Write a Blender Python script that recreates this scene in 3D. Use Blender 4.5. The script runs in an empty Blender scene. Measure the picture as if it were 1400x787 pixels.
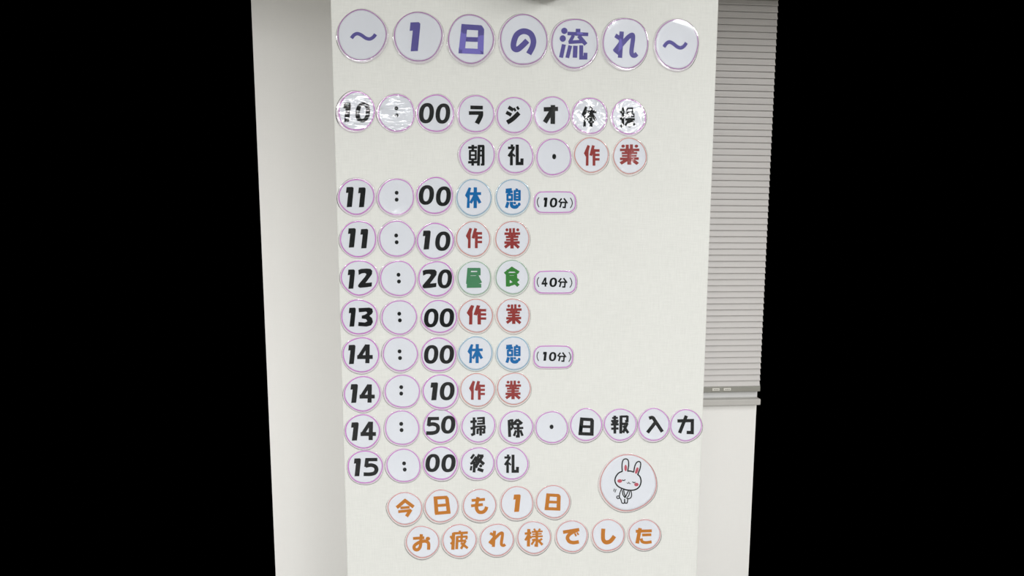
import bpy, bmesh, math, random
from mathutils import Vector, Matrix, noise
from mathutils.geometry import tessellate_polygon
C = bpy.context.scene.collection
SC = bpy.context.scene
R = math.radians

# ------------------------------------------------------------ camera
F = 700.0                                   # focal length in pixels of the 1400 px frame
XR = Vector((10300, -40.6, 700)).normalized()      # world +X seen from the camera (right, down, forward)
DN = Vector((-18, 7496, 700)); DN = (DN - DN.dot(XR) * XR).normalized()
FW = XR.cross(DN)
CAM = Vector((0.0, -0.93, 1.50))

def cam2world(v):
    return Vector((v.dot(XR), v.dot(FW), -v.dot(DN)))

cd = bpy.data.cameras.new('camera'); cam = bpy.data.objects.new('camera', cd); C.objects.link(cam)
cd.sensor_width = 36; cd.lens = 36 * F / 1400; cd.clip_start = 0.05
rx, ry, rz = cam2world(Vector((1, 0, 0))), cam2world(Vector((0, -1, 0))), cam2world(Vector((0, 0, -1)))
cam.matrix_world = Matrix(((rx.x, ry.x, rz.x, CAM.x), (rx.y, ry.y, rz.y, CAM.y), (rx.z, ry.z, rz.z, CAM.z), (0, 0, 0, 1)))
SC.camera = cam

def at(px, py, Y=0.0):
    """point of the vertical plane y = Y that stands at photo pixel px, py"""
    d = cam2world(Vector((px - 700, py - 393.5, F)))
    t = (Y - CAM.y) / d.y
    return CAM + d * t

# ------------------------------------------------------------ world, lamps, exposure
w = bpy.data.worlds.new('world'); SC.world = w; w.use_nodes = True
w.node_tree.nodes['Background'].inputs['Color'].default_value = (0, 0, 0, 1)
w.node_tree.nodes['Background'].inputs['Strength'].default_value = 0.0
ZC = 2.60                                   # ceiling height

def lamp(x, y, sx, sy, power, col=(0.985, 0.985, 1.0)):
    l = bpy.data.lights.new('ceiling_lamp', 'AREA'); l.shape = 'RECTANGLE'
    l.size = sx; l.size_y = sy; l.energy = power; l.color = col
    o = bpy.data.objects.new('ceiling_lamp', l); C.objects.link(o)
    o.location = (x, y, ZC - 0.03)
for xl_, pw_ in ((-1.95, 32), (1.30, 22)): lamp(xl_, -1.35, 0.34, 1.20, pw_)
for xl_ in (-0.82, 1.03): lamp(xl_, -3.00, 0.48, 1.20, 45)
for xl_ in (-1.10, 2.40): lamp(xl_, -5.60, 0.45, 1.20, 55)
vs = SC.view_settings
vs.view_transform = 'Standard'; vs.look = 'None'; vs.gamma = 1.0; vs.use_curve_mapping = False
vs.exposure = 0.60

# ------------------------------------------------------------ materials
def lin(c):
    c = c / 255
    return c / 12.92 if c <= 0.04045 else ((c + 0.055) / 1.055) ** 2.4
def rgb(r, g, b): return (lin(r), lin(g), lin(b), 1)

def new_mat(name):
    m = bpy.data.materials.new(name); m.use_nodes = True
    nt = m.node_tree; return m, nt, nt.nodes['Principled BSDF']

def mottled(name, col, amt=0.04, scale=60, rough=0.6, spec=0.3, bump=0.0, bscale=300, metallic=0.0):
    m, nt, b = new_mat(name); N = nt.nodes; L = nt.links
    tc = N.new('ShaderNodeTexCoord'); n = N.new('ShaderNodeTexNoise'); n.inputs['Scale'].default_value = scale
    n.inputs['Detail'].default_value = 3
    L.new(tc.outputs['Object'], n.inputs['Vector'])
    mx = N.new('ShaderNodeMix'); mx.data_type = 'RGBA'
    mx.inputs[6].default_value = tuple(min(1, c * (1 - amt)) for c in col[:3]) + (1,)
    mx.inputs[7].default_value = tuple(min(1, c * (1 + amt)) for c in col[:3]) + (1,)
    L.new(n.outputs['Fac'], mx.inputs[0]); L.new(mx.outputs[2], b.inputs['Base Color'])
    b.inputs['Roughness'].default_value = rough; b.inputs['Specular IOR Level'].default_value = spec
    b.inputs['Metallic'].default_value = metallic
    if bump:
        n2 = N.new('ShaderNodeTexNoise'); n2.inputs['Scale'].default_value = bscale
        L.new(tc.outputs['Object'], n2.inputs['Vector'])
        bp = N.new('ShaderNodeBump'); bp.inputs['Strength'].default_value = bump; bp.inputs['Distance'].default_value = 0.001
        L.new(n2.outputs['Fac'], bp.inputs['Height']); L.new(bp.outputs['Normal'], b.inputs['Normal'])
    return m

def woven(name, col, amt=0.035, bump=0.35):
    """wallpaper pressed with fine threads running across and down"""
    m, nt, b = new_mat(name); N = nt.nodes; L = nt.links
    tc = N.new('ShaderNodeTexCoord')
    outs = []
    for sc in ((38, 38, 620), (620, 620, 38)):
        mp = N.new('ShaderNodeMapping'); mp.inputs['Scale'].default_value = sc
        L.new(tc.outputs['Object'], mp.inputs['Vector'])
        n = N.new('ShaderNodeTexNoise'); n.inputs['Scale'].default_value = 1.0; n.inputs['Detail'].default_value = 3
        n.inputs['Roughness'].default_value = 0.6
        L.new(mp.outputs['Vector'], n.inputs['Vector']); outs.append(n)
    big = N.new('ShaderNodeTexNoise'); big.inputs['Scale'].default_value = 9; big.inputs['Detail'].default_value = 4
    L.new(tc.outputs['Object'], big.inputs['Vector'])
    ad = N.new('ShaderNodeMath'); ad.operation = 'ADD'
    L.new(outs[0].outputs['Fac'], ad.inputs[0]); L.new(outs[1].outputs['Fac'], ad.inputs[1])
    ad2 = N.new('ShaderNodeMath'); ad2.operation = 'MULTIPLY_ADD'; ad2.inputs[1].default_value = 0.35
    L.new(big.outputs['Fac'], ad2.inputs[0]); L.new(ad.outputs[0], ad2.inputs[2])
    mr = N.new('ShaderNodeMapRange'); mr.inputs['From Min'].default_value = 0.75; mr.inputs['From Max'].default_value = 1.6
    L.new(ad2.outputs[0], mr.inputs['Value'])
    mx = N.new('ShaderNodeMix'); mx.data_type = 'RGBA'
    mx.inputs[6].default_value = tuple(c * (1 - amt) for c in col[:3]) + (1,)
    mx.inputs[7].default_value = tuple(min(1, c * (1 + amt)) for c in col[:3]) + (1,)
    L.new(mr.outputs[0], mx.inputs[0]); L.new(mx.outputs[2], b.inputs['Base Color'])
    bp = N.new('ShaderNodeBump'); bp.inputs['Strength'].default_value = bump; bp.inputs['Distance'].default_value = 0.0006
    L.new(ad.outputs[0], bp.inputs['Height']); L.new(bp.outputs['Normal'], b.inputs['Normal'])
    b.inputs['Roughness'].default_value = 0.75; b.inputs['Specular IOR Level'].default_value = 0.2
    return m

def film_mat(name, strength, scale, rough=0.05, aniso=(1, 1, 1), dist=0.002, body=0.0, tint=(1, 1, 1, 1)):
    """clear glossy laminating film; body = share of milky scatter"""
    m, nt, b = new_mat(name); N = nt.nodes; L = nt.links
    N.remove(b); out = N['Material Output']
    geo = N.new('ShaderNodeTexCoord'); mp = N.new('ShaderNodeMapping'); mp.inputs['Scale'].default_value = aniso
    oi = N.new('ShaderNodeObjectInfo'); sc_ = N.new('ShaderNodeVectorMath'); sc_.operation = 'ADD'
    L.new(geo.outputs['Object'], mp.inputs['Vector']); L.new(mp.outputs['Vector'], sc_.inputs[0])
    L.new(oi.outputs['Location'], sc_.inputs[1])
    n = N.new('ShaderNodeTexNoise'); n.inputs['Scale'].default_value = scale; n.inputs['Detail'].default_value = 2.5
    n.inputs['Roughness'].default_value = 0.45; n.inputs['Distortion'].default_value = 0.8
    L.new(sc_.outputs[0], n.inputs['Vector'])
    bp = N.new('ShaderNodeBump'); bp.inputs['Strength'].default_value = strength; bp.inputs['Distance'].default_value = dist
    L.new(n.outputs['Fac'], bp.inputs['Height'])
    gl = N.new('ShaderNodeBsdfGlossy'); gl.inputs['Roughness'].default_value = rough
    L.new(bp.outputs['Normal'], gl.inputs['Normal'])
    fr = N.new('ShaderNodeFresnel'); fr.inputs['IOR'].default_value = 1.5; L.new(bp.outputs['Normal'], fr.inputs['Normal'])
    tr = N.new('ShaderNodeBsdfTransparent'); df = N.new('ShaderNodeBsdfDiffuse'); df.inputs['Color'].default_value = tint
    m1 = N.new('ShaderNodeMixShader'); m1.inputs[0].default_value = body
    L.new(tr.outputs[0], m1.inputs[1]); L.new(df.outputs[0], m1.inputs[2])
    m2 = N.new('ShaderNodeMixShader'); L.new(fr.outputs[0], m2.inputs[0])
    L.new(m1.outputs[0], m2.inputs[1]); L.new(gl.outputs[0], m2.inputs[2])
    L.new(m2.outputs[0], out.inputs['Surface'])
    return m

M = {}
M['column'] = woven('column_wallpaper', rgb(205, 206, 200), amt=0.075)
M['wall'] = woven('wall_paper', rgb(238, 237, 232), amt=0.015, bump=0.15)
M['ceiling'] = mottled('ceiling_board', rgb(232, 231, 226), 0.02, 20, 0.9)
M['rear'] = mottled('rear_wall_paint', rgb(150, 149, 145), 0.02, 10, 0.8)
M['floor'] = mottled('floor_tile', rgb(162, 160, 157), 0.06, 8, 0.5)
M['paper'] = mottled('card_paper', rgb(231, 234, 238), 0.012, 120, 0.6, 0.2)
M['slat'] = mottled('slat_enamel', rgb(205, 202, 198), 0.02, 30, 0.42, 0.4)
M['rail'] = mottled('rail_enamel', rgb(146, 145, 136), 0.03, 60, 0.4, 0.4)
M['frame'] = mottled('window_aluminium', rgb(215, 215, 213), 0.02, 40, 0.45, 0.4)
M['sill'] = mottled('sill_paint', rgb(190, 188, 182), 0.02, 40, 0.4, 0.4)
M['clip'] = mottled('clip_plastic', rgb(214, 212, 202), 0.03, 200, 0.4)
M['clipdark'] = mottled('clip_print', rgb(92, 92, 84), 0.03, 200, 0.5)
M['clock'] = mottled('clock_plastic', rgb(205, 205, 202), 0.02, 80, 0.4)
M['clockface'] = mottled('clock_dial', rgb(238, 238, 234), 0.01, 80, 0.6)
g, nt, b = new_mat('window_glass'); b.inputs['Base Color'].default_value = (0.6, 0.65, 0.68, 1); b.inputs['Roughness'].default_value = 0.05
b.inputs['Metallic'].default_value = 0.0; b.inputs['Transmission Weight'].default_value = 0.6
M['glass'] = g
INK = {'black': (12, 19, 21), 'purple': (108, 102, 170), 'blue': (16, 120, 184), 'red': (164, 66, 63),
       'green': (84, 150, 108), 'leaf': (68, 146, 68), 'orange': (204, 134, 42), 'pink': (200, 98, 112)}
for k, c in INK.items(): M['ink_' + k] = mottled('ink_' + k, rgb(*c), 0.05, 400, 0.6, 0.05)
LINE = {'magenta': (208, 112, 208), 'plum': (178, 116, 182), 'sky': (120, 174, 204), 'rust': (214, 122, 110),
        'mint': (132, 176, 138), 'rose': (216, 132, 128)}
RIM = {'magenta': (228, 211, 230), 'plum': (222, 212, 224), 'sky': (204, 222, 230), 'rust': (232, 222, 218),
       'mint': (214, 224, 216), 'rose': (232, 216, 216)}
for k, c in LINE.items():
    M['line_' + k] = mottled('line_' + k, rgb(*c), 0.06, 300, 0.5, 0.25)
    M['rim_' + k] = film_mat('film_rim_' + k, 0.15, 40, 0.10, body=0.38, tint=rgb(*RIM[k]))
    M['wetrim_' + k] = film_mat('film_wavy_rim_' + k, 0.75, 55, 0.10, body=0.38, tint=rgb(*RIM[k]))
M['film_flat'] = film_mat('film_flat', 0.05, 18, 0.06)
M['film_soft'] = film_mat('film_soft', 0.16, 30, 0.09)
M['film_wavy'] = film_mat('film_wavy', 1.0, 44, 0.07, dist=0.0045, aniso=(0.4, 1, 1.5))
M['film_crinkled'] = film_mat('film_crinkled', 1.0, 33, 0.06, dist=0.003)

# ------------------------------------------------------------ mesh helpers
def link(name, verts, faces, mat, parent=None, smooth=False):
    me = bpy.data.meshes.new(name); me.from_pydata([tuple(v) for v in verts], [], faces); me.validate()
    me.materials.append(mat)
    if smooth:
        for p in me.polygons: p.use_smooth = True
    o = bpy.data.objects.new(name, me); C.objects.link(o)
    if parent: o.parent = parent
    return o

def box_bm(bm, a, b):
    r = bmesh.ops.create_cube(bm, size=1)
    for v in r['verts']:
        v.co = Vector([(a[i] + b[i]) / 2 + v.co[i] * (b[i] - a[i]) for i in range(3)])
    return r['verts']

def from_bm(name, bm, mat, parent=None, bevel=0.0, smooth=False):
    if bevel:
        bmesh.ops.bevel(bm, geom=bm.edges[:], offset=bevel, segments=2, affect='EDGES', profile=0.5)
    bmesh.ops.recalc_face_normals(bm, faces=bm.faces[:])
    me = bpy.data.meshes.new(name); bm.to_mesh(me); bm.free(); me.materials.append(mat)
    if smooth:
        for p in me.polygons: p.use_smooth = True
    o = bpy.data.objects.new(name, me); C.objects.link(o)
    if parent: o.parent = parent
    return o

def box(name, a, b, mat, parent=None, bevel=0.0):
    bm = bmesh.new(); box_bm(bm, a, b); return from_bm(name, bm, mat, parent, bevel)

def empty(name, loc):
    o = bpy.data.objects.new(name, None); C.objects.link(o); o.location = loc; o.empty_display_size = 0.02
    return o
def tag(o, label=None, cat=None, group=None, kind=None):
    for k, v in (('label', label), ('category', cat), ('group', group), ('kind', kind)):
        if v: o[k] = v
    return o

# ------------------------------------------------------------ the room
XL = at(451.4 + .0292 * 393, 393).x; XRT = at(983 - .0382 * 393, 393).x
WALL = 0.72                                # how far the wall lies behind the column's face
tag(box('floor', (-4, -7.0, -0.1), (4, WALL + .1, 0), M['floor']), kind='structure')
tag(box('ceiling', (-4, -7.0, ZC), (4, WALL + .1, ZC + 0.1), M['ceiling']), kind='structure')
tag(box('wall_rear', (-4, -7.1, 0), (4, -7.0, ZC), M['rear']), kind='structure')
tag(box('wall_column', (XL, 0, 0), (XRT, WALL, ZC), M['column'], bevel=0.0025), kind='structure')
xl_end = at(377, 787, WALL).x
xr_end = at(1023, 787, WALL).x
tag(box('wall_left', (xl_end, WALL, 0), (XL + 0.03, WALL + 0.12, ZC), M['wall']), kind='structure')
# right wall with the window opening
zs = at(1000, 554.4, WALL - 0.026).z               # underside of the sill
zt = at(1000, -14, WALL).z
tag(box('trim_1', (-1.2, 0.0, zt + 0.01), (1.2, WALL, ZC), M['wall'], bevel=0.002), kind='structure')   # beam the column carries
bm = bmesh.new()
box_bm(bm, (XRT - 0.03, WALL, 0), (xr_end, WALL + 0.12, zs + 0.004))
box_bm(bm, (XRT - 0.03, WALL, zt), (xr_end, WALL + 0.12, ZC))
tag(from_bm('wall_right', bm, M['wall']), kind='structure')
# window: frame, pane and the sill under it
win = tag(empty('window_1', (XRT, WALL, zs)), kind='structure')
def wbox(name, a, b, mat, bev=0.0): 
    o = box(name, a, b, mat, None, bev); o.parent = win; o.matrix_parent_inverse = Matrix.Translation(-Vector(win.location)); return o
xw0, xw1 = XRT - 0.03, xr_end
zrail = at(1000, 546.0, WALL - 0.026).z
wbox('sill', (xw0, WALL - 0.026, zs), (xw1, WALL + 0.05, zrail), M['sill'], 0.003)
wbox('window_frame', (xw0, WALL - 0.001, zrail - 0.004), (xw1, WALL + 0.06, zrail + 0.055), M['frame'], 0.0)
wbox('window_frame', (xw0, WALL + 0.02, zt - 0.05), (xw1, WALL + 0.06, zt), M['frame'], 0.002)
wbox('pane', (xw0, WALL + 0.055, zrail + 0.05), (xw1, WALL + 0.06, zt - 0.04), M['glass'])

# ------------------------------------------------------------ venetian blind
YB = WALL - 0.014
bl = tag(empty('venetian_blind', (XRT + 0.005, YB, at(1000, 530, YB).z)),
         'closed grey venetian blind with narrow slats over the window right of the column', 'blind')
BO = Vector(bl.location)
x0, x1 = 0.0 - 0.02, xr_end - BO.x
zb = at(1000, 527.6, YB).z; ztop = at(1000, 24.0, YB).z
# 9.2 px at the top, 7.9 px at the bottom of the frame
n_in = 59
pitch = (ztop - zb) / n_in
prof = []
NP = 7
wd = pitch * 1.16
for i in range(NP + 1):                     # crowned strip, tilted nearly shut, lower edge towards the room
    s = i / NP - 0.5
    crown = -0.0016 * (1 - (2 * s) ** 2)
    a = R(78)
    y = -math.cos(a) * (-s) * wd - math.sin(a) * crown
    z = math.sin(a) * s * wd - math.cos(a) * crown
    prof.append((y, z))
verts = []; faces = []
for j, x in enumerate((x0, x1)):
    for (y, z) in prof: verts.append((x, y, z))
for j, x in enumerate((x0, x1)):
    for (y, z) in prof: verts.append((x, y + 0.0003, z - 0.00008))
n1 = NP + 1
for i in range(NP):
    faces.append((i, i + 1, n1 + i + 1, n1 + i))
    faces.append((2 * n1 + i, 3 * n1 + i, 3 * n1 + i + 1, 2 * n1 + i + 1))
faces += [(0, n1, 3 * n1, 2 * n1), (NP, 2 * n1 + NP, 3 * n1 + NP, n1 + NP)]
slat_me = None
k = 0
z = zb + pitch * 0.5
random.seed(4)
while z < zt - 0.03:
    if slat_me is None:
        o = link('slat', verts, faces, M['slat'], bl, True); slat_me = o.data
    else:
        o = bpy.data.objects.new('slat', slat_me); C.objects.link(o); o.parent = bl
    o.location = (0, 0, z - BO.z); o.rotation_euler = (R(random.uniform(-1.0, 1.0)), 0, 0)
    z += pitch; k += 1
rz0 = at(1000, 535.0, YB).z - BO.z; rz1 = zb - BO.z
rail = box('bottom_rail', (x0, -0.006, rz0), (x1, 0.007, rz1), M['rail'], bl, 0.0025)
for (pa, pb) in ((974.5, 984.5), (990, 1000)):
    a = at(pa, 531, YB - .011).x - BO.x; b_ = at(pb, 531, YB - .011).x - BO.x
    zc_ = (rz0 + rz1) / 2 + 0.001
    c = box('clip', (a, -0.0085, zc_ - 0.0045), (b_, -0.0055, zc_ + 0.0045), M['clip'], rail, 0.0008)
    bm = bmesh.new()
    for q in range(3):
        xx = a + (b_ - a) * (0.25 + 0.22 * q)
        box_bm(bm, (xx, -0.0088, zc_ - 0.0015), (xx + 0.0025, -0.0084, zc_ + 0.0012))
    # tiny dark marks pressed in each clip
    o = from_bm('mark', bm, M['clipdark']); o.parent = rail
# headrail above the frame
box('head_rail', (x0, -0.015, zt - 0.035 - BO.z), (x1, 0.02, zt - BO.z), M['rail'], bl, 0.002)

# ------------------------------------------------------------ wall clock just above the frame (its shadow is in the photo)
def disc_solid(name, cx, cz, r, y0, y1, mat, parent, seg=64, bev=0.004):
    bm = bmesh.new()
    bmesh.ops.create_cone(bm, cap_ends=True, segments=seg, radius1=r, radius2=r, depth=abs(y1 - y0),
                          matrix=Matrix.Translation((cx, (y0 + y1) / 2, cz)) @ Matrix.Rotation(R(90), 4, 'X'))
    e = [e for e in bm.edges if len(e.link_faces) == 2 and e.calc_face_angle(0) > 1.0]
    bmesh.ops.bevel(bm, geom=e, offset=bev, segments=3, affect='EDGES')
    return from_bm(name, bm, mat, parent)
cp = at(735, -2.5, 0)
ck = tag(empty('wall_clock', (cp.x, 0, cp.z + 0.14)), 'round grey wall clock high on the column above the title cards', 'clock')
disc_solid('case', 0, 0, 0.14, -0.055, -0.0005, M['clock'], ck)
disc_solid('dial', 0, 0, 0.125, -0.0565, -0.054, M['clockface'], ck, bev=0.0005)
box('hour_hand', (-0.004, -0.0585, -0.01), (0.004, -0.0575, 0.065), M['ink_black'], ck)
h = box('minute_hand', (-0.003, -0.0600, -0.01), (0.003, -0.0590, 0.10), M['ink_black'], ck); h.rotation_euler = (0, R(120), 0)

# ------------------------------------------------------------ glyphs
# s = straight stroke with square ends, k = curved stroke, e = dot, p = filled outline, o = ring, g = another glyph in a box
G = {
 '~': "k 42 228,368 262,326 300,312 345,330 395,366 440,377 480,358 510,320",
 '1': "p 5,2 52,0 61,9 60,32 47,165 6,167 18,48 0,50",
 '0': "o 50,65 50,65 20,42 0.09",
 '2': "p 305,165 340,152 400,148 450,152 472,175 468,215 440,255 392,320 468,313 465,362 400,372 325,378 305,368 303,345 330,310 385,245 402,215 385,202 350,205 310,225",
 '3': "p 176,572 240,569 257,576 261,594 255,606 240,618 256,632 261,655 250,675 225,682 174,679 176,655 214,658 228,650 220,638 195,634 195,617 215,611 228,601 221,593 178,597",
 '4': "s 25 231,88 229,202;s 24 168,165 261,164;s 22 226,92 178,168",
 '5': "s 34 190,125 302,124;s 36 206,112 196,200;k 38 190,190 240,181 280,195 293,226 278,260 236,274 172,274",
 '(10)': "k 21 290,250 258,310 250,380 262,440 290,500;g 1 400,255 495,495;g 0 548,262 733,505;s 38 836,280 765,375;s 38 890,275 975,400;s 38 790,378 940,378;s 38 830,380 795,505;s 38 930,375 918,505 858,503;k 21 1045,265 1080,330 1092,400 1078,460 1042,522",
 '(40)': "k 21 290,250 258,310 250,380 262,440 290,500;g 4 355,255 500,495;g 0 548,262 733,505;s 38 836,280 765,375;s 38 890,275 975,400;s 38 790,378 940,378;s 38 830,380 795,505;s 38 930,375 918,505 858,503;k 21 1045,265 1080,330 1092,400 1078,460 1042,522",
 '日': "s 34 1092,137 1075,300;p 1168,141 1190,146 1202,165 1198,307 1165,305 1168,160;s 30 1075,151 1185,158;s 26 1090,221 1180,224;s 30 1059,286 1198,292",
 'day': "s 34 1065,140 1076,300;p 1145,133 1170,136 1185,155 1202,290 1168,294 1153,160;s 30 1062,155 1172,148;s 26 1080,225 1180,217;s 30 1062,296 1200,284",
 'の': "k 30 128,228 100,256 72,277 52,270 50,240 68,195 105,175 145,188 163,225 158,262 136,303",
 '流': "e 213,220 42,42;e 192,322 42,44;s 62 397,192 397,240;s 48 255,254 533,268;s 46 335,280 285,372;s 46 270,372 480,360;s 54 405,285 502,402;e 292,370 24,24;s 54 207,400 168,577;s 52 293,415 252,580;s 60 362,418 354,578;s 52 440,412 438,578 495,578 497,512",
 'れ': "s 27 657,178 646,326;s 24 617,200 655,222;s 28 668,224 612,292;s 24 612,280 640,300;k 27 640,268 670,238 700,208 724,198 727,222 718,285 722,308 738,313 752,303",
 'ラ': "s 21 845,117 920,119;s 21 836,152 920,152;k 26 908,143 906,172 884,217",
 'ジ': "s 21 66,115 98,135;s 21 51,148 85,166;k 27 57,214 95,190 136,152;s 14 101,122 114,141;s 14 122,112 135,131",
 'オ': "s 24 272,129 364,126;s 27 331,103 330,217;s 27 324,138 279,207",
 '休': "p 708,183 738,190 722,250 718,430 683,430 690,318 662,280;s 38 788,183 786,432;s 32 722,260 858,258;s 32 780,280 730,372;s 34 798,282 846,372",
 '体': "p 708,183 738,190 722,250 718,430 683,430 690,318 662,280;s 38 788,183 786,432;s 32 722,250 858,248;s 32 780,275 728,350;s 34 798,275 848,350;s 24 745,372 830,372",
 '朝': "s 22 153,93 153,150;s 22 152,240 152,297;s 19 107,120 196,118;s 18 125,146 125,240;s 18 182,146 182,240;s 16 118,152 190,152;s 15 118,194 190,194;s 16 118,234 190,234;s 20 107,264 196,262;s 24 215,95 208,297;s 24 255,102 255,290;s 20 205,105 264,105;s 16 215,150 255,150;s 16 215,198 255,198;s 18 232,287 266,285",
 '礼': "s 24 534,88 531,130;s 23 493,122 562,120;s 23 552,125 498,205;s 27 528,165 528,293;s 18 542,182 564,206;s 30 588,90 588,275 636,275 637,225",
 '作': "p 150,83 176,92 162,150 160,293 132,293 134,205 112,168;s 28 213,88 185,192;s 27 219,125 219,293;s 25 215,140 278,140;s 23 225,184 278,184;s 23 225,229 278,229",
 '業': "e 530,106 15,16;s 22 565,90 565,140;s 22 601,88 601,140;e 643,106 15,16;s 22 503,146 668,145;s 16 548,150 560,176;s 16 618,150 606,176;s 19 518,180 650,178;s 17 520,209 645,207;s 22 503,239 663,236;s 30 583,150 583,300;s 26 572,240 508,288;s 26 598,240 655,292",
 '憩': "s 17 520,503 582,497;s 18 518,525 592,522;s 20 555,500 555,550;s 16 530,552 592,552;s 16 538,545 538,605;s 16 584,545 584,605;s 18 530,600 592,600;s 18 636,490 630,512;s 18 613,508 613,607;s 18 661,508 661,607;s 15 605,514 670,514;s 13 605,544 670,544;s 13 605,573 670,573;s 16 605,600 670,600;s 22 545,622 526,680;k 25 580,620 580,655 600,671 630,669 643,650;e 612,632 14,13;e 657,645 15,18",
 '昼': "s 34 147,497 132,662;s 30 247,500 247,572;s 26 226,570 266,652;s 26 133,510 260,510;s 30 137,556 258,554;s 22 135,590 240,590;s 20 130,612 240,611;s 40 128,641 250,641;s 34 120,682 272,679;p 160,585 172,585 172,655 160,655;p 205,585 240,585 240,655 205,655",
 '食': "p 582,480 663,532 645,560 582,517 520,566 500,545;s 34 540,552 542,690;s 90 582,512 582,535;s 22 535,560 635,560;s 26 540,592 635,590;s 28 620,545 622,612;s 22 540,612 635,610;s 26 540,678 618,652;s 30 582,612 650,682;s 24 600,655 652,612",
 '操': "s 24 512,122 510,300 485,314;s 22 480,172 532,168;s 22 480,238 532,216;s 12 555,126 555,178;s 12 612,126 612,178;s 13 549,132 618,130;s 13 549,172 618,170;s 11 546,185 546,218;s 11 572,185 572,218;s 12 541,188 578,188;s 12 541,214 578,214;s 11 600,185 600,218;s 11 627,185 627,218;s 12 595,188 632,188;s 12 595,214 632,214;s 20 536,242 636,240;s 24 585,225 583,320;s 20 572,250 536,302;s 20 598,250 634,298",
 '掃': "s 25 181,80 181,262 150,275;s 23 141,130 212,121;s 23 143,205 215,180;s 20 215,91 300,85;s 24 288,80 290,160;s 15 222,122 290,119;s 19 213,152 302,148;s 19 205,183 308,177;s 18 300,176 301,206;s 22 222,205 220,264;s 18 215,212 300,208;s 25 255,180 255,280;s 22 294,205 294,245 272,249",
 '除': "s 27 556,102 563,298;s 20 560,108 602,103;s 22 594,100 584,150 598,186 572,216;s 26 650,98 598,156;s 26 648,98 702,146;s 20 618,150 688,148;s 22 608,200 715,194;s 27 657,150 660,290 632,292;s 22 634,222 610,288;s 23 682,220 706,286",
 '報': "s 24 483,130 484,312;s 17 455,154 515,152;s 18 445,184 522,182;s 15 460,190 470,214;s 15 510,190 500,214;s 19 443,220 524,218;s 19 446,262 522,260;s 26 548,130 545,312;s 19 545,139 616,137;s 22 614,131 613,184 590,188;s 22 550,214 622,212;s 23 613,208 568,304;s 23 572,232 622,306",
 '入': "k 32 828,155 864,148 892,186 962,294;s 32 892,198 812,302",
 '力': "s 31 1112,180 1264,176 1262,300 1206,298;s 32 1203,126 1134,304",
 '終': "s 21 182,474 146,522;s 19 206,498 158,566;s 19 138,578 212,556;s 25 186,560 181,672;s 18 152,602 143,650;s 18 196,590 214,622;s 24 243,474 200,552;s 22 235,490 290,490;s 26 281,486 204,604;s 27 222,520 296,584;e 258,600 18,17;s 27 222,633 288,656",
 '今': "s 27 200,182 124,248;s 27 186,182 266,242;s 20 155,250 232,244;s 22 137,282 246,270;s 27 243,264 206,322",
 'も': "s 21 716,193 823,184;s 21 712,237 806,226;k 26 768,167 757,225 757,262 775,287 806,287 828,268 836,244",
 '疲': "s 24 248,175 248,210;s 25 165,208 348,198;s 35 170,200 160,398;s 22 128,238 156,275;s 20 130,330 160,308;s 29 216,245 208,392;s 21 205,250 342,243;s 22 336,240 328,278;s 26 272,210 267,310;s 21 225,298 326,290;s 25 322,290 262,388;s 26 262,318 346,380",
 'お': "s 21 255,492 346,486;k 24 322,458 318,515 312,560 290,582 266,574 268,547 310,521 355,514 380,532 380,582;e 375,494 18,15",
 '様': "s 33 1071,150 1066,368;s 25 1020,208 1102,200;s 24 1062,232 1026,292;s 20 1080,232 1104,266;s 20 1136,146 1152,176;s 20 1212,146 1194,176;s 19 1108,187 1243,179;s 16 1116,216 1232,210;s 19 1106,246 1246,240;s 29 1172,170 1170,355 1142,352;s 22 1152,272 1104,345;s 20 1110,285 1160,284;s 22 1238,272 1190,302;s 25 1184,286 1242,348",
 'で': "s 26 284,441 415,419;k 27 400,424 346,450 320,485 335,517 368,527 412,520;s 13 379,450 391,474;s 13 398,443 409,464",
 'し': "k 30 600,415 597,470 601,505 622,523 658,513 690,474",
 'た': "s 22 856,434 982,430;s 27 890,408 867,532;s 20 906,464 978,462;k 22 898,492 906,516 934,525 980,519",
 '・': "e 0,0 10,12",
}
def pts(tokens): return [tuple(float(v) for v in t.split(',')) for t in tokens]
def catmull(P, n=6):
    out = []
    Q = [P[0]] + P + [P[-1]]
    for i in range(1, len(Q) - 2):
        p0, p1, p2, p3 = Q[i - 1:i + 3]
        for j in range(n):
            t = j / n
            out.append(tuple(0.5 * ((2 * p1[a]) + (-p0[a] + p2[a]) * t + (2 * p0[a] - 5 * p1[a] + 4 * p2[a] - p3[a]) * t * t
                       + (-p0[a] + 3 * p1[a] - 3 * p2[a] + p3[a]) * t ** 3) for a in (0, 1)))
    out.append(P[-1]); return out
def ribbon(P, w, closed=False):
    n = len(P); L_ = []; R_ = []
    for i in range(n):
        a = Vector(P[(i - 1) % n] if (i > 0 or closed) else P[0]); b = Vector(P[i]); c = Vector(P[(i + 1) % n] if (i < n - 1 or closed) else P[-1])
        d1 = (b - a); d2 = (c - b)
        if d1.length < 1e-6: d1 = d2
        if d2.length < 1e-6: d2 = d1
        d1.normalize(); d2.normalize()
        n1_ = Vector((-d1.y, d1.x)); n2_ = Vector((-d2.y, d2.x)); m = (n1_ + n2_)
        if m.length < 1e-3: m = n1_.copy()
        m.normalize(); s = w / 2 / max(0.45, m.dot(n1_))
        L_.append((b.x + m.x * s, b.y + m.y * s)); R_.append((b.x - m.x * s, b.y - m.y * s))
    v = L_ + R_; f = [(i, i + 1, n + i + 1, n + i) for i in range(n - 1)]
    if closed: f.append((n - 1, 0, n, 2 * n - 1))
    return v, f
WT = {**{k: 1.4 for k in '憩'}, **{k: 1.3 for k in '終'}, **{k: 1.18 for k in '業報掃朝除疲様昼食操'}, **{k: 1.08 for k in '休体作礼ラジオ今もおでしたの入力'}}
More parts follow.
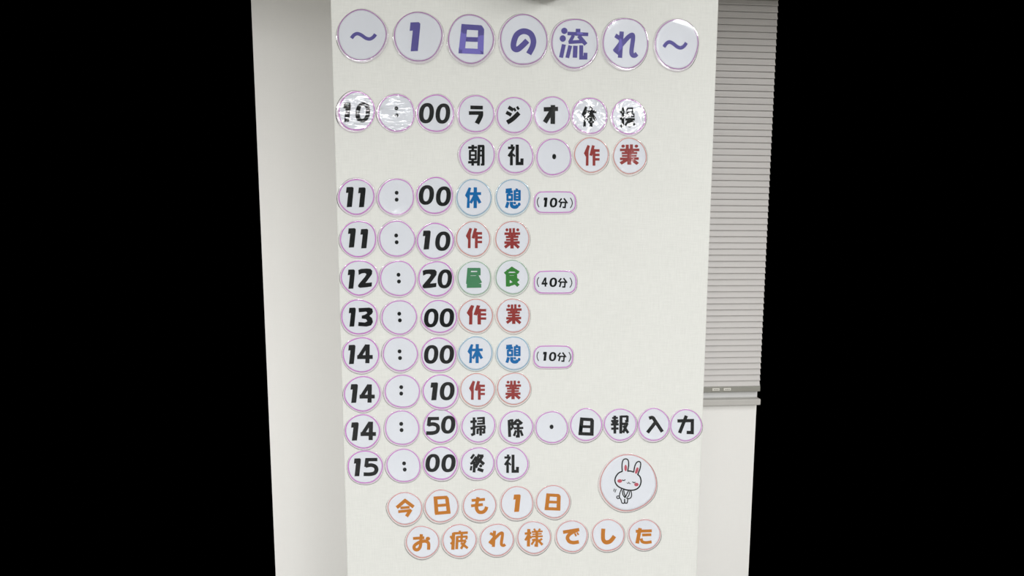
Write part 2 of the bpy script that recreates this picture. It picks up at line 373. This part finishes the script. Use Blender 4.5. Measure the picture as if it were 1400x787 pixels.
def glyph_shapes(key, src=None):
    """list of (verts2d, faces)"""
    out = []
    for cmd in (src or G[key]).split(';'):
        t = cmd.split()
        if t[0] in 'sk':
            P = pts(t[2:]); P = catmull(P) if t[0] == 'k' else P
            out.append(ribbon(P, float(t[1]) * WT.get(key, 1.0)))
        elif t[0] == 'c':                     # closed curved line
            P = pts(t[2:]); Q = []
            n = len(P)
            for i in range(n):
                seg = catmull([P[(i - 1) % n], P[i], P[(i + 1) % n], P[(i + 2) % n]], 6)[6:12]
                Q += seg
            out.append(ribbon(Q, float(t[1]), True))
        elif t[0] == 'e':
            (cx, cy), (a, b) = pts(t[1:3]); n = 20
            v = [(cx + a * math.cos(2 * math.pi * i / n), cy + b * math.sin(2 * math.pi * i / n)) for i in range(n)]
            out.append((v, [tuple(range(n))]))
        elif t[0] == 'p':
            P = pts(t[1:]); tri = tessellate_polygon([[Vector((x, y, 0)) for x, y in P]])
            out.append((P, [tuple(x) for x in tri]))
        elif t[0] == 'o':
            (cx, cy), (a, b), (c, d) = pts(t[1:4]); sl = float(t[4]); n = 36; v = []
            for (ra, rb) in ((a, b), (c, d)):
                for i in range(n):
                    th = 2 * math.pi * i / n; ct, st = math.cos(th), math.sin(th); ex = 0.88
                    x = ra * math.copysign(abs(ct) ** ex, ct); y = rb * math.copysign(abs(st) ** ex, st)
                    v.append((cx + x - sl * y, cy + y))
            out.append((v, [(i, (i + 1) % n, n + (i + 1) % n, n + i) for i in range(n)]))
        elif t[0] == 'g':
            (ax, ay), (bx, by) = pts(t[2:4])
            out += fit(glyph_shapes(t[1]), (ax, ay, bx, by))
    return out
def fit(shapes, bb):
    xs = [p[0] for v, f in shapes for p in v]; ys = [p[1] for v, f in shapes for p in v]
    ax, bx, ay, by = min(xs), max(xs), min(ys), max(ys)
    sx = (bb[2] - bb[0]) / (bx - ax); sy = (bb[3] - bb[1]) / (by - ay)
    return [([(bb[0] + (p[0] - ax) * sx, bb[1] + (p[1] - ay) * sy) for p in v], f) for v, f in shapes]

W = {'10:00': "ten o'clock", '11:00': "eleven o'clock", '11:10': 'eleven ten', '12:20': 'twelve twenty', '13:00': 'thirteen hundred',
     '14:00': 'fourteen hundred', '14:10': 'fourteen ten', '14:50': 'fourteen fifty', '15:00': 'fifteen hundred'}
# ------------------------------------------------------------ cards
def make_card(name, bb, marks, line, label, group, film='flat', rnd=False, lift=None, off=(0.2, 0.9), grow=2.3, lw=1.15, curl=0.0004, tilt=0.0, holder='character'):
    """bb: card outline in photo pixels; marks: (part name, shapes in pixels, ink)"""
    random.seed(label)
    cx, cy = (bb[0] + bb[2]) / 2, (bb[1] + bb[3]) / 2; a, b = (bb[2] - bb[0]) / 2, (bb[3] - bb[1]) / 2
    O = at(cx, cy); e = empty(name, O); tag(e, label, 'card', group)
    Rw = (at(cx + a, cy) - O).length
    ph = [random.uniform(0, 6.28) for _ in range(6)]; am = [0, 0, 0.010, 0.011, 0.007, 0.006]
    p2 = [random.uniform(0, 6.28) for _ in range(6)]
    ca, cb = random.uniform(0, 6.28), random.uniform(0.3, 1.0)
    N = 72
    def ring_px(k_, extra=0.0, dx=0.0, dy=0.0):
        out = []
        for i in range(N):
            th = 2 * math.pi * i / N; ct, st = math.cos(th), math.sin(th)
            wob = 1 + sum(am[q] * math.cos(q * th + ph[q]) for q in range(2, 6))
            if rnd:
                r_c = b * 0.82                        # corner radius of the oblong cards
                kx, ky = (a - r_c), (b - r_c)
                x = math.copysign(kx, ct) * min(1, abs(ct) / 0.25) + r_c * ct; y = math.copysign(ky, st) * min(1, abs(st) / 0.25) + r_c * st
                ln = math.hypot(x, y)
                out.append((cx + dx + x * k_ * (wob * .4 + .6) + extra * ct, cy + dy + y * k_ * (wob * .4 + .6) + extra * st))
            else:
                out.append((cx + dx + ct * (a * wob * k_ + extra), cy + dy + st * (b * wob * k_ + extra)))
        return out
    def depth(p):
        """distance of the sheet from the column face: taped in the middle, edges a little off"""
        rr = ((p.x - O.x) ** 2 + (p.z - O.z) ** 2) ** 0.5 / Rw
        th = math.atan2(p.z - O.z, p.x - O.x)
        return 0.0005 + curl * rr ** 3 * (1 + cb * math.cos(th - ca)) + math.sin(tilt) * (p.z - O.z + Rw) * 1.0
    def loc(px, py, h):
        p = at(px, py); return (p.x - O.x, -(depth(p) + h), p.z - O.z)
    # paper disc with thickness
    RK = [0.25, 0.5, 0.75, 0.9, 1.0]
    v = [loc(cx, cy, 0)]; f = []
    for k_ in RK: v += [loc(x, y, 0) for x, y in ring_px(k_)]
    for i in range(N): f.append((0, 1 + (i + 1) % N, 1 + i))
    for r_ in range(len(RK) - 1):
        s0 = 1 + r_ * N; s1 = s0 + N
        for i in range(N): f.append((s0 + i, s0 + (i + 1) % N, s1 + (i + 1) % N, s1 + i))
    s0 = 1 + (len(RK) - 1) * N; s1 = len(v)
    v += [(q[0], q[1] + 0.0002, q[2]) for q in v[s0:s0 + N]]
    for i in range(N): f.append((s0 + i, s0 + (i + 1) % N, s1 + (i + 1) % N, s1 + i))
    link('paper', v, f, M['paper'], e, True)
    # printed outline at the edge of the paper
    o_ = ring_px(1.0, 0.0); i_ = ring_px(1.0, -lw * 0.85)
    v = [loc(x, y, 0.00006) for x, y in o_] + [loc(x, y, 0.00006) for x, y in i_]
    link('border_line', v, [(i, N + i, N + (i + 1) % N, (i + 1) % N) for i in range(N)], M['line_' + line], e)
    # print
    for (pn, shapes, ink) in marks:
        v = []; f = []
        for q, (vv, ff) in enumerate(shapes):
            b0 = len(v); v += [loc(x, y, 0.00008 + q * 0.000002) for x, y in vv]
            f += [tuple(b0 + j for j in t) for t in ff]
        link(pn, v, f, M['ink_' + ink], e)
    # laminating film: clear sheet over the print and its clear margin
    v = [loc(cx, cy, 0.00022)]; f = []
    RK = [0.25, 0.5, 0.75, 0.9, 1.0]
    for k_ in RK: v += [loc(x, y, 0.00022) for x, y in ring_px(k_)]
    for i in range(N): f.append((0, 1 + (i + 1) % N, 1 + i))
    for r_ in range(len(RK) - 1):
        s0 = 1 + r_ * N; s1 = s0 + N
        for i in range(N): f.append((s0 + i, s0 + (i + 1) % N, s1 + (i + 1) % N, s1 + i))
    fo = link('laminate_film', v, f, M['film_' + film], e, True)
    am2 = ring_px(1.0, grow, off[0], off[1])
    inn = ring_px(1.0, 0.0)
    am2 = [(x + 0.35 * math.cos(3 * 2 * math.pi * i / N + p2[0]) , y + 0.35 * math.sin(2 * 2 * math.pi * i / N + p2[1])) for i, (x, y) in enumerate(am2)]
    mid = [((x + X) / 2, (y + Y) / 2) for (x, y), (X, Y) in zip(inn, am2)]
    v = [loc(x, y, 0.0001) for x, y in inn] + [loc(x, y, -0.0001) for x, y in mid] + [loc(x, y, -0.0001) for x, y in am2] + [(lambda q: (q[0], q[1] + 0.00012, q[2]))(loc(x, y, -0.0001)) for x, y in am2]
    f = []
    for s_ in range(3):
        for i in range(N): f.append((s_ * N + i, (s_ + 1) * N + i, (s_ + 1) * N + (i + 1) % N, s_ * N + (i + 1) % N))
    link('laminate_rim', v, f, M[('wetrim_' if film in ('wavy', 'crinkled') else 'rim_') + line], e, True)
    return e

def ch(ink, key, *bb, part='character'): return [(part, fit(glyph_shapes(key), bb), ink)]
def digits(s, A, B): return ch('black', s[0], *A, part='digit') + ch('black', s[1], *B, part='digit')
def dots(*P, r=(2.6, 2.7)): return [('dot', glyph_shapes(None, "e %f,%f %f,%f" % (x, y, r[0], r[1])), 'black') for x, y in P]

GT, GN, GC, GL, GB = 'purple title cards', 'round number cards of the times', 'colon cards of the times', 'round letter cards of the schedule', 'orange letter cards of the closing message'
# title
T = [('~', (461.2, 13.8, 528.4, 82.6), (478.5, 43.8, 515.6, 55.8), 'leftmost, a wavy dash'),
     ('1', (539.3, 16, 604.3, 84.3), (560.1, 30.4, 574.7, 70.4), 'numeral 1'),
     ('日', (612.8, 19.9, 674.3, 87.4), (626.9, 32.8, 661.9, 74.6), 'kanji for day'),
     ('の', (683.7, 20.2, 748.3, 89.1), (698, 38.9, 733.2, 75.8), 'hiragana no'),
     ('流', (754.1, 25.3, 817.1, 93.7), (764.2, 38.1, 804.2, 81.7), 'kanji for flow'),
     ('れ', (823.8, 25, 886.2, 93.5), (837.6, 43, 872.6, 79.4), 'hiragana re'),
     ('~', (895.2, 27, 954.7, 94.5), (905.6, 55.1, 940.1, 68), 'rightmost, a wavy dash')]
for i, (g_, bb, gb, d) in enumerate(T):
    make_card('title_card', bb, ch('purple', g_, *gb), 'plum', 'large round card with purple print in the title line, ' + d, GT,
              film='soft' if i in (5,) else 'flat', off=(0.4, 1.6) if i < 3 else (-0.9, 1.2), grow=2.2, curl=0.0007, lw=1.2)
# time cards: (hour, minute) boxes
D = [
 ('10:00', '10', (462.8, 125.7, 512.4, 178.6), (469.5, 140.4, 479.7, 166.9), (486, 139.7, 506.3, 167.5),
  (517.3, 129.4, 566.9, 179.7), (542, 148.1), (542.4, 157.8), '00', (570.6, 129.4, 620.4, 180.4), (572.9, 140.8, 593.4, 168.7), (595.5, 141.5, 615.6, 169.2)),
 ('11:00', '11', (463, 244.9, 511.8, 292.7), (473.1, 255.4, 483.6, 283.1), (489.8, 256, 500.1, 283.3),
  (517.5, 244.2, 566, 293.9), (542.4, 263.4), (542.4, 272.8), '00', (570.1, 242.1, 618.9, 292.2), (572.6, 253, 593.5, 279.9), (596, 254.7, 616.6, 281.7)),
 ('11:10', '11', (465.3, 301.9, 514.7, 351.1), (475.9, 311.7, 486.6, 338.3), (492.8, 312.7, 503.5, 339.4),
  (518.6, 301.9, 567.1, 350.6), (541.7, 321.8), (542.4, 331), '10', (570.6, 304.6, 619.8, 353.6), (578.1, 314.9, 588.9, 341), (595, 316.3, 615.9, 342.8)),
 ('12:20', '12', (466.8, 355.5, 516.6, 403.3), (475.6, 368.1, 485.4, 394.6), (489.7, 366.9, 509.1, 393.2),
  (520.4, 356.3, 568.6, 404.3), (544.9, 375.4), (545.5, 384.6), '20', (572.2, 357.1, 620.6, 404.3), (577.7, 368, 597.2, 393.9), (598.3, 368, 618.1, 394)),
 ('13:00', '13', (466.7, 409.2, 516.1, 456.6), (477, 420.2, 486.6, 446.3), (489.8, 420.2, 510, 446.1),
  (522.3, 410.3, 569.7, 456.6), (545.9, 428.6), (546.8, 437.6), '00', (576.3, 410.1, 624.6, 454.7), (579.7, 421.5, 599.6, 447.2), (601, 421.1, 620.9, 447)),
 ('14:00', '14', (469.2, 460.5, 518.2, 508.6), (476.3, 471, 486.1, 497.4), (488.4, 470.1, 509.7, 496.2),
  (523.9, 460.3, 570.8, 506.7), (546.3, 480), (547, 489.1), '00', (576.1, 461.2, 623.2, 507.7), (579.7, 471.3, 599.4, 496.9), (601, 471.3, 620.9, 496.9)),
 ('14:10', '14', (470.8, 514.1, 520.2, 561.4), (479.3, 524.6, 489.4, 550.4), (491.6, 524.6, 512.5, 550),
  (526.6, 512, 574, 557.1), (548.6, 528.9), (548.6, 537.6), '10', (578.6, 511.5, 626.4, 557.8), (588.6, 522.3, 598.9, 546.8), (601.2, 521.8, 621.6, 546.8)),
 ('14:50', '14', (472.4, 566, 519.5, 612.2), (480.2, 576.7, 490.5, 601.9), (493, 575.6, 514.1, 601.2),
  (526.4, 561, 573.1, 607.6), (548.6, 579), (549.1, 587.5), '50', (578.9, 559, 625.4, 604.4), (582.7, 569.4, 601.6, 594.1), (603, 567.7, 622.7, 592.4)),
 ('15:00', '15', (475.6, 615.1, 523, 660.4), (483.9, 625.9, 493.5, 650.6), (497.1, 625.4, 517.5, 650.4),
  (528.9, 613.3, 574.9, 658.4), (552.5, 633), (553.4, 641.4), '00', (579.3, 610.1, 625.4, 655.3), (581.7, 620, 601.4, 644.7), (603.4, 620.4, 623, 645)),
]
for i, (tm, h_, hb, h1, h2, cb_, c1, c2, m_, mb, m1, m2) in enumerate(D):
    fl = 'wavy' if i == 0 else ('soft' if i == 1 else 'flat')
    make_card('number_card', hb, digits(h_, h1, h2), 'magenta', 'round card printed %s starting the %s line of the schedule' % (h_, W[tm]), GN,
              film=fl, off=(-1.4, 0.4) if i == 0 else (0.1, 0.7), grow=2.6 if i < 2 else 1.9, lw=1.3)
    make_card('colon_card', cb_, dots(c1, c2), 'magenta', 'round card with a two-dot colon in the %s line' % W[tm], GC,
              film=fl, off=(-0.6, 0.6), grow=2.0, lw=1.05)
    make_card('number_card', mb, digits(m_, m1, m2), 'magenta', 'round card with minutes %s in the %s line' % (m_, W[tm]), GN,
              film='soft' if i == 0 else fl, off=(0.2, 1.9) if i == 4 else (0.2, 0.8), grow=1.9, lw=1.25)
# letter cards: glyph, outline, glyph box, ink, line, label tail, film
Lc = [
 ('ラ', (626.4, 130.5, 675.3, 180.9), (641, 144.3, 660.7, 170.3), 'black', 'magenta', "black katakana ra on the ten o'clock line", 'flat'),
 ('ジ', (679.3, 132.8, 726.7, 181.8), (691, 144.3, 711.6, 170.3), 'black', 'magenta', "black katakana ji on the ten o'clock line", 'flat'),
 ('オ', (730.8, 132.6, 778.4, 180.9), (742.2, 143.6, 763, 169.6), 'black', 'magenta', "black katakana o on the ten o'clock line", 'soft'),
 ('体', (782.4, 133.8, 829.9, 182.8), (795.1, 145.4, 815.8, 173.6), 'black', 'magenta', "black kanji for body under crinkled glossy film on the ten o'clock line", 'crinkled'),
 ('操', (836.2, 135.9, 882.3, 183.5), (846.8, 146.8, 868.7, 175), 'black', 'magenta', "black kanji for exercise under crinkled glossy film on the ten o'clock line", 'crinkled'),
 ('朝', (628.5, 187.5, 676.3, 236.7), (640, 198, 662.5, 226.5), 'black', 'magenta', "black kanji for morning below the katakana ra of the ten o'clock line", 'flat'),
 ('礼', (681.6, 188, 728.8, 236.7), (693.8, 197.3, 715.8, 226), 'black', 'magenta', "black kanji for bow between kanji for morning and a dot", 'flat'),
 ('・', (733.3, 190, 780.7, 239), (754.9, 210.4, 760.3, 217.7), 'black', 'magenta', "one small dot between kanji for bow and red kanji for make", 'soft'),
 ('作', (785.3, 187.9, 831.7, 235.5), (798.2, 198.1, 819.6, 226.4), 'red', 'rust', "red kanji for make above the eleven o'clock line", 'soft'),
 ('業', (838.3, 188.7, 883.4, 237.6), (846.8, 197.4, 873.9, 225.5), 'red', 'rust', "red kanji for work above the eleven o'clock line", 'soft'),
 ('休', (624.3, 245.5, 671.6, 294.7), (635.7, 255.9, 658.2, 284.4), 'blue', 'sky', "blue kanji for rest on the eleven o'clock line", 'flat'),
 ('憩', (678.1, 245.1, 724.2, 293.3), (690.3, 257, 711.9, 285.4), 'blue', 'sky', "blue kanji for pause on the eleven o'clock line", 'flat'),
 ('作', (624.3, 302.4, 669.8, 350.4), (636.9, 311.3, 659.1, 339.1), 'red', 'rust', "red kanji for make on the eleven ten line", 'flat'),
 ('業', (677.4, 302.4, 723.7, 349.6), (689, 311.7, 711.1, 340), 'red', 'rust', "red kanji for work on the eleven ten line", 'flat'),
 ('昼', (625.6, 356.7, 671.6, 403.1), (637.1, 366, 659, 393.4), 'green', 'mint', "green kanji for noon on the twelve twenty line", 'flat'),
 ('食', (677.8, 355.4, 722.7, 401.7), (688.7, 364, 710.5, 392.1), 'leaf', 'mint', "green kanji for meal on the twelve twenty line", 'flat'),
 ('作', (627.3, 408.7, 673.8, 453.8), (638, 416.6, 664.7, 443.3), 'red', 'rust', "red kanji for make on the thirteen hundred line", 'flat'),
 ('業', (679.1, 408.1, 724.1, 453.7), (691.6, 415.7, 713.1, 443), 'red', 'rust', "red kanji for work on the thirteen hundred line", 'flat'),
 ('休', (627.6, 460, 673, 504.8), (639.1, 470, 660.4, 496.1), 'blue', 'sky', "blue kanji for rest on the fourteen hundred line", 'flat'),
 ('憩', (679.4, 460, 724.5, 505.3), (691, 470.4, 711.7, 496.7), 'blue', 'sky', "blue kanji for pause on the fourteen hundred line", 'flat'),
 ('作', (629.6, 509.9, 675.8, 555.2), (641.3, 520, 663, 546.1), 'red', 'rust', "red kanji for make on the fourteen ten line", 'flat'),
 ('業', (680.1, 508.9, 725.1, 552.6), (690.6, 519.9, 712.3, 545.7), 'red', 'rust', "red kanji for work on the fourteen ten line", 'flat'),
 ('掃', (631.4, 560, 676.8, 603.8), (642.8, 569.3, 664.1, 596), 'black', 'magenta', "black kanji for sweep on the fourteen fifty line", 'flat'),
 ('除', (683.2, 561.3, 728, 605.5), (694, 571.8, 715.9, 597.9), 'black', 'magenta', "black kanji for remove on the fourteen fifty line", 'flat'),
 ('・', (732.4, 562, 775.9, 605.4), (751.4, 580, 756.7, 586.1), 'black', 'magenta', "one small dot on the fourteen fifty line", 'flat'),
 ('日', (779.8, 558.4, 822.8, 601.8), (790.6, 570, 812, 595.2), 'black', 'magenta', "black kanji for day on the fourteen fifty line", 'flat'),
 ('報', (826.3, 558.1, 869.7, 601.6), (835.1, 567.2, 860.2, 592.5), 'black', 'magenta', "black kanji for report on the fourteen fifty line", 'flat'),
 ('入', (872.7, 558.1, 915, 601.6), (883.2, 567.9, 907.3, 592.3), 'black', 'magenta', "black kanji for enter on the fourteen fifty line", 'flat'),
 ('力', (916.6, 559.2, 958.6, 602.3), (925.9, 567, 948.7, 593.2), 'black', 'magenta', "black kanji for power at the right end of the fourteen fifty line", 'flat'),
 ('終', (630.7, 611.1, 675.6, 654.3), (642.2, 619.5, 663.1, 645.4), 'black', 'magenta', "black kanji for end on the fifteen hundred line", 'flat'),
 ('礼', (678.1, 611.1, 721.8, 654.7), (688.9, 620.7, 709.5, 646), 'black', 'magenta', "black kanji for bow on the fifteen hundred line", 'flat'),
 ('今', (530.8, 672.3, 576.7, 716.1), (540.9, 681, 567, 706.6), 'orange', 'rose', "orange kanji for now starting the upper closing line", 'flat'),
 ('day', (580.9, 669.1, 626.2, 713), (592.7, 677, 616.1, 703.4), 'orange', 'rose', "orange kanji for day beside the orange kanji for now", 'flat'),
 ('も', (633.5, 667.9, 678, 711.8), (643.9, 678.7, 667.6, 702.2), 'orange', 'rose', "orange hiragana mo in the upper closing line", 'flat'),
 ('1', (684.8, 664.4, 729, 709.2), (701.9, 675.2, 711.8, 699.3), 'orange', 'rose', "orange numeral 1 in the upper closing line", 'flat'),
 ('日', (733.6, 662.7, 778.8, 707.4), (744.4, 673.7, 766.5, 697.5), 'orange', 'rose', "orange kanji for day ending the upper closing line", 'flat'),
 ('お', (555.3, 718.6, 600.1, 761.4), (563.9, 729.5, 588.4, 753.2), 'orange', 'rose', "orange hiragana o starting the lowest line", 'flat'),
 ('疲', (605.3, 716.1, 650.9, 760), (614.5, 724.8, 640.4, 750.9), 'orange', 'rose', "orange kanji for tired in the lowest line", 'flat'),
 ('れ', (656.8, 715.3, 701.9, 759.1), (667.6, 724.8, 692, 747.1), 'orange', 'rose', "orange hiragana re in the lowest line", 'flat'),
 ('様', (707.3, 712, 752.7, 755.8), (716.7, 721.4, 742.8, 747.1), 'orange', 'rose', "orange kanji for honorific in the lowest line", 'flat'),
 ('で', (760.4, 710.6, 802.7, 753.9), (769.3, 721, 792.2, 743.6), 'orange', 'rose', "orange hiragana de in the lowest line", 'flat'),
 ('し', (809.8, 709.2, 852.8, 752.3), (821.5, 721.9, 842.2, 743.6), 'orange', 'rose', "orange hiragana shi in the lowest line", 'flat'),
 ('た', (859.8, 709.2, 902.2, 750.9), (868.5, 720.8, 891.1, 743.1), 'orange', 'rose', "orange hiragana ta ending the lowest line", 'flat'),
]
for (g_, bb, gb, ink, line, d, fl) in Lc:
    closing = ink == 'orange'
    make_card('letter_card', bb, ch(ink, g_, *gb, part='dot' if g_ == '・' else 'character'), line, 'round card printed ' + d if closing else 'round card with ' + d,
              GB if closing else GL, film=fl, off=(-0.4, 0.9), grow=2.0, lw=1.0 if line in ('magenta',) else 0.85)
# rounded note cards
for (key, bb, gb, tm) in (('(10)', (730.3, 261.7, 787.2, 290.7), (734, 269.3, 782.9, 284.7), '11:00'),
                          ('(40)', (729.9, 370.2, 788, 400.8), (733.8, 378.4, 782.3, 393.3), '12:20'),
                          ('(10)', (729.5, 472.3, 783.3, 502.3), (733.6, 480, 780.7, 494.5), '14:00')):
    make_card('note_card', bb, ch('black', key, *gb, part='lettering'), 'magenta',
              'small oblong card printed %s minutes) ending the %s line' % (key[:-1], W[tm]), 'oblong duration cards', rnd=True, off=(0, 0.6), grow=1.6)
# rabbit card
RB = ("k 13 320,268 317,200 328,147 357,132 383,148 388,200 378,264;k 13 444,272 454,212 474,172 500,160 518,182 509,242 486,300;"
      "k 14 374,264 410,264 446,276;k 14 482,296 512,328 521,380 498,438 440,468 360,464 278,430 243,380 248,330 280,285 322,266;"
      "k 10 318,357 334,365 354,356;k 10 428,377 444,388 462,382;k 6 368,388 382,397 391,387 400,399 412,397;s 8 391,380 389,388;"
      "s 8 236,452 227,482;s 8 254,456 240,493;"
      "k 11 312,455 294,500 290,545 305,570 314,600 328,609 342,603 344,562;k 11 346,562 348,600 360,608 374,600 378,560;"
      "k 11 320,468 326,515 350,552;k 11 334,462 342,505 354,540;k 11 386,474 366,515 352,548;k 11 412,472 420,515 412,548 388,560 362,552;k 10 400,478 392,520 372,548;c 10 290,545 278,530 262,536 262,552 276,558")
rp = lambda shapes: [([(810 + x / 7.87, 610 + y / 7.87) for x, y in v], f) for v, f in shapes]
pink = lambda s: rp(glyph_shapes(None, s))
make_card('rabbit_card', (820.2, 621.1, 897.3, 697.7),
          [('rabbit_outline', rp(glyph_shapes(None, RB)), 'black'), ('inner_ear', pink("e 356,230 14,35"), 'pink'), ('inner_ear', pink("p 486,222 496,234 492,262 478,288 462,294 456,278 464,248 476,226"), 'pink'),
           ('cheek', pink("e 293,370 26,19"), 'pink'), ('cheek', pink("e 472,408 24,19"), 'pink')],
          'rose', 'largest round card with a line drawing of a bowing rabbit', None, off=(-0.8, 0.9), grow=1.9, lw=0.9)
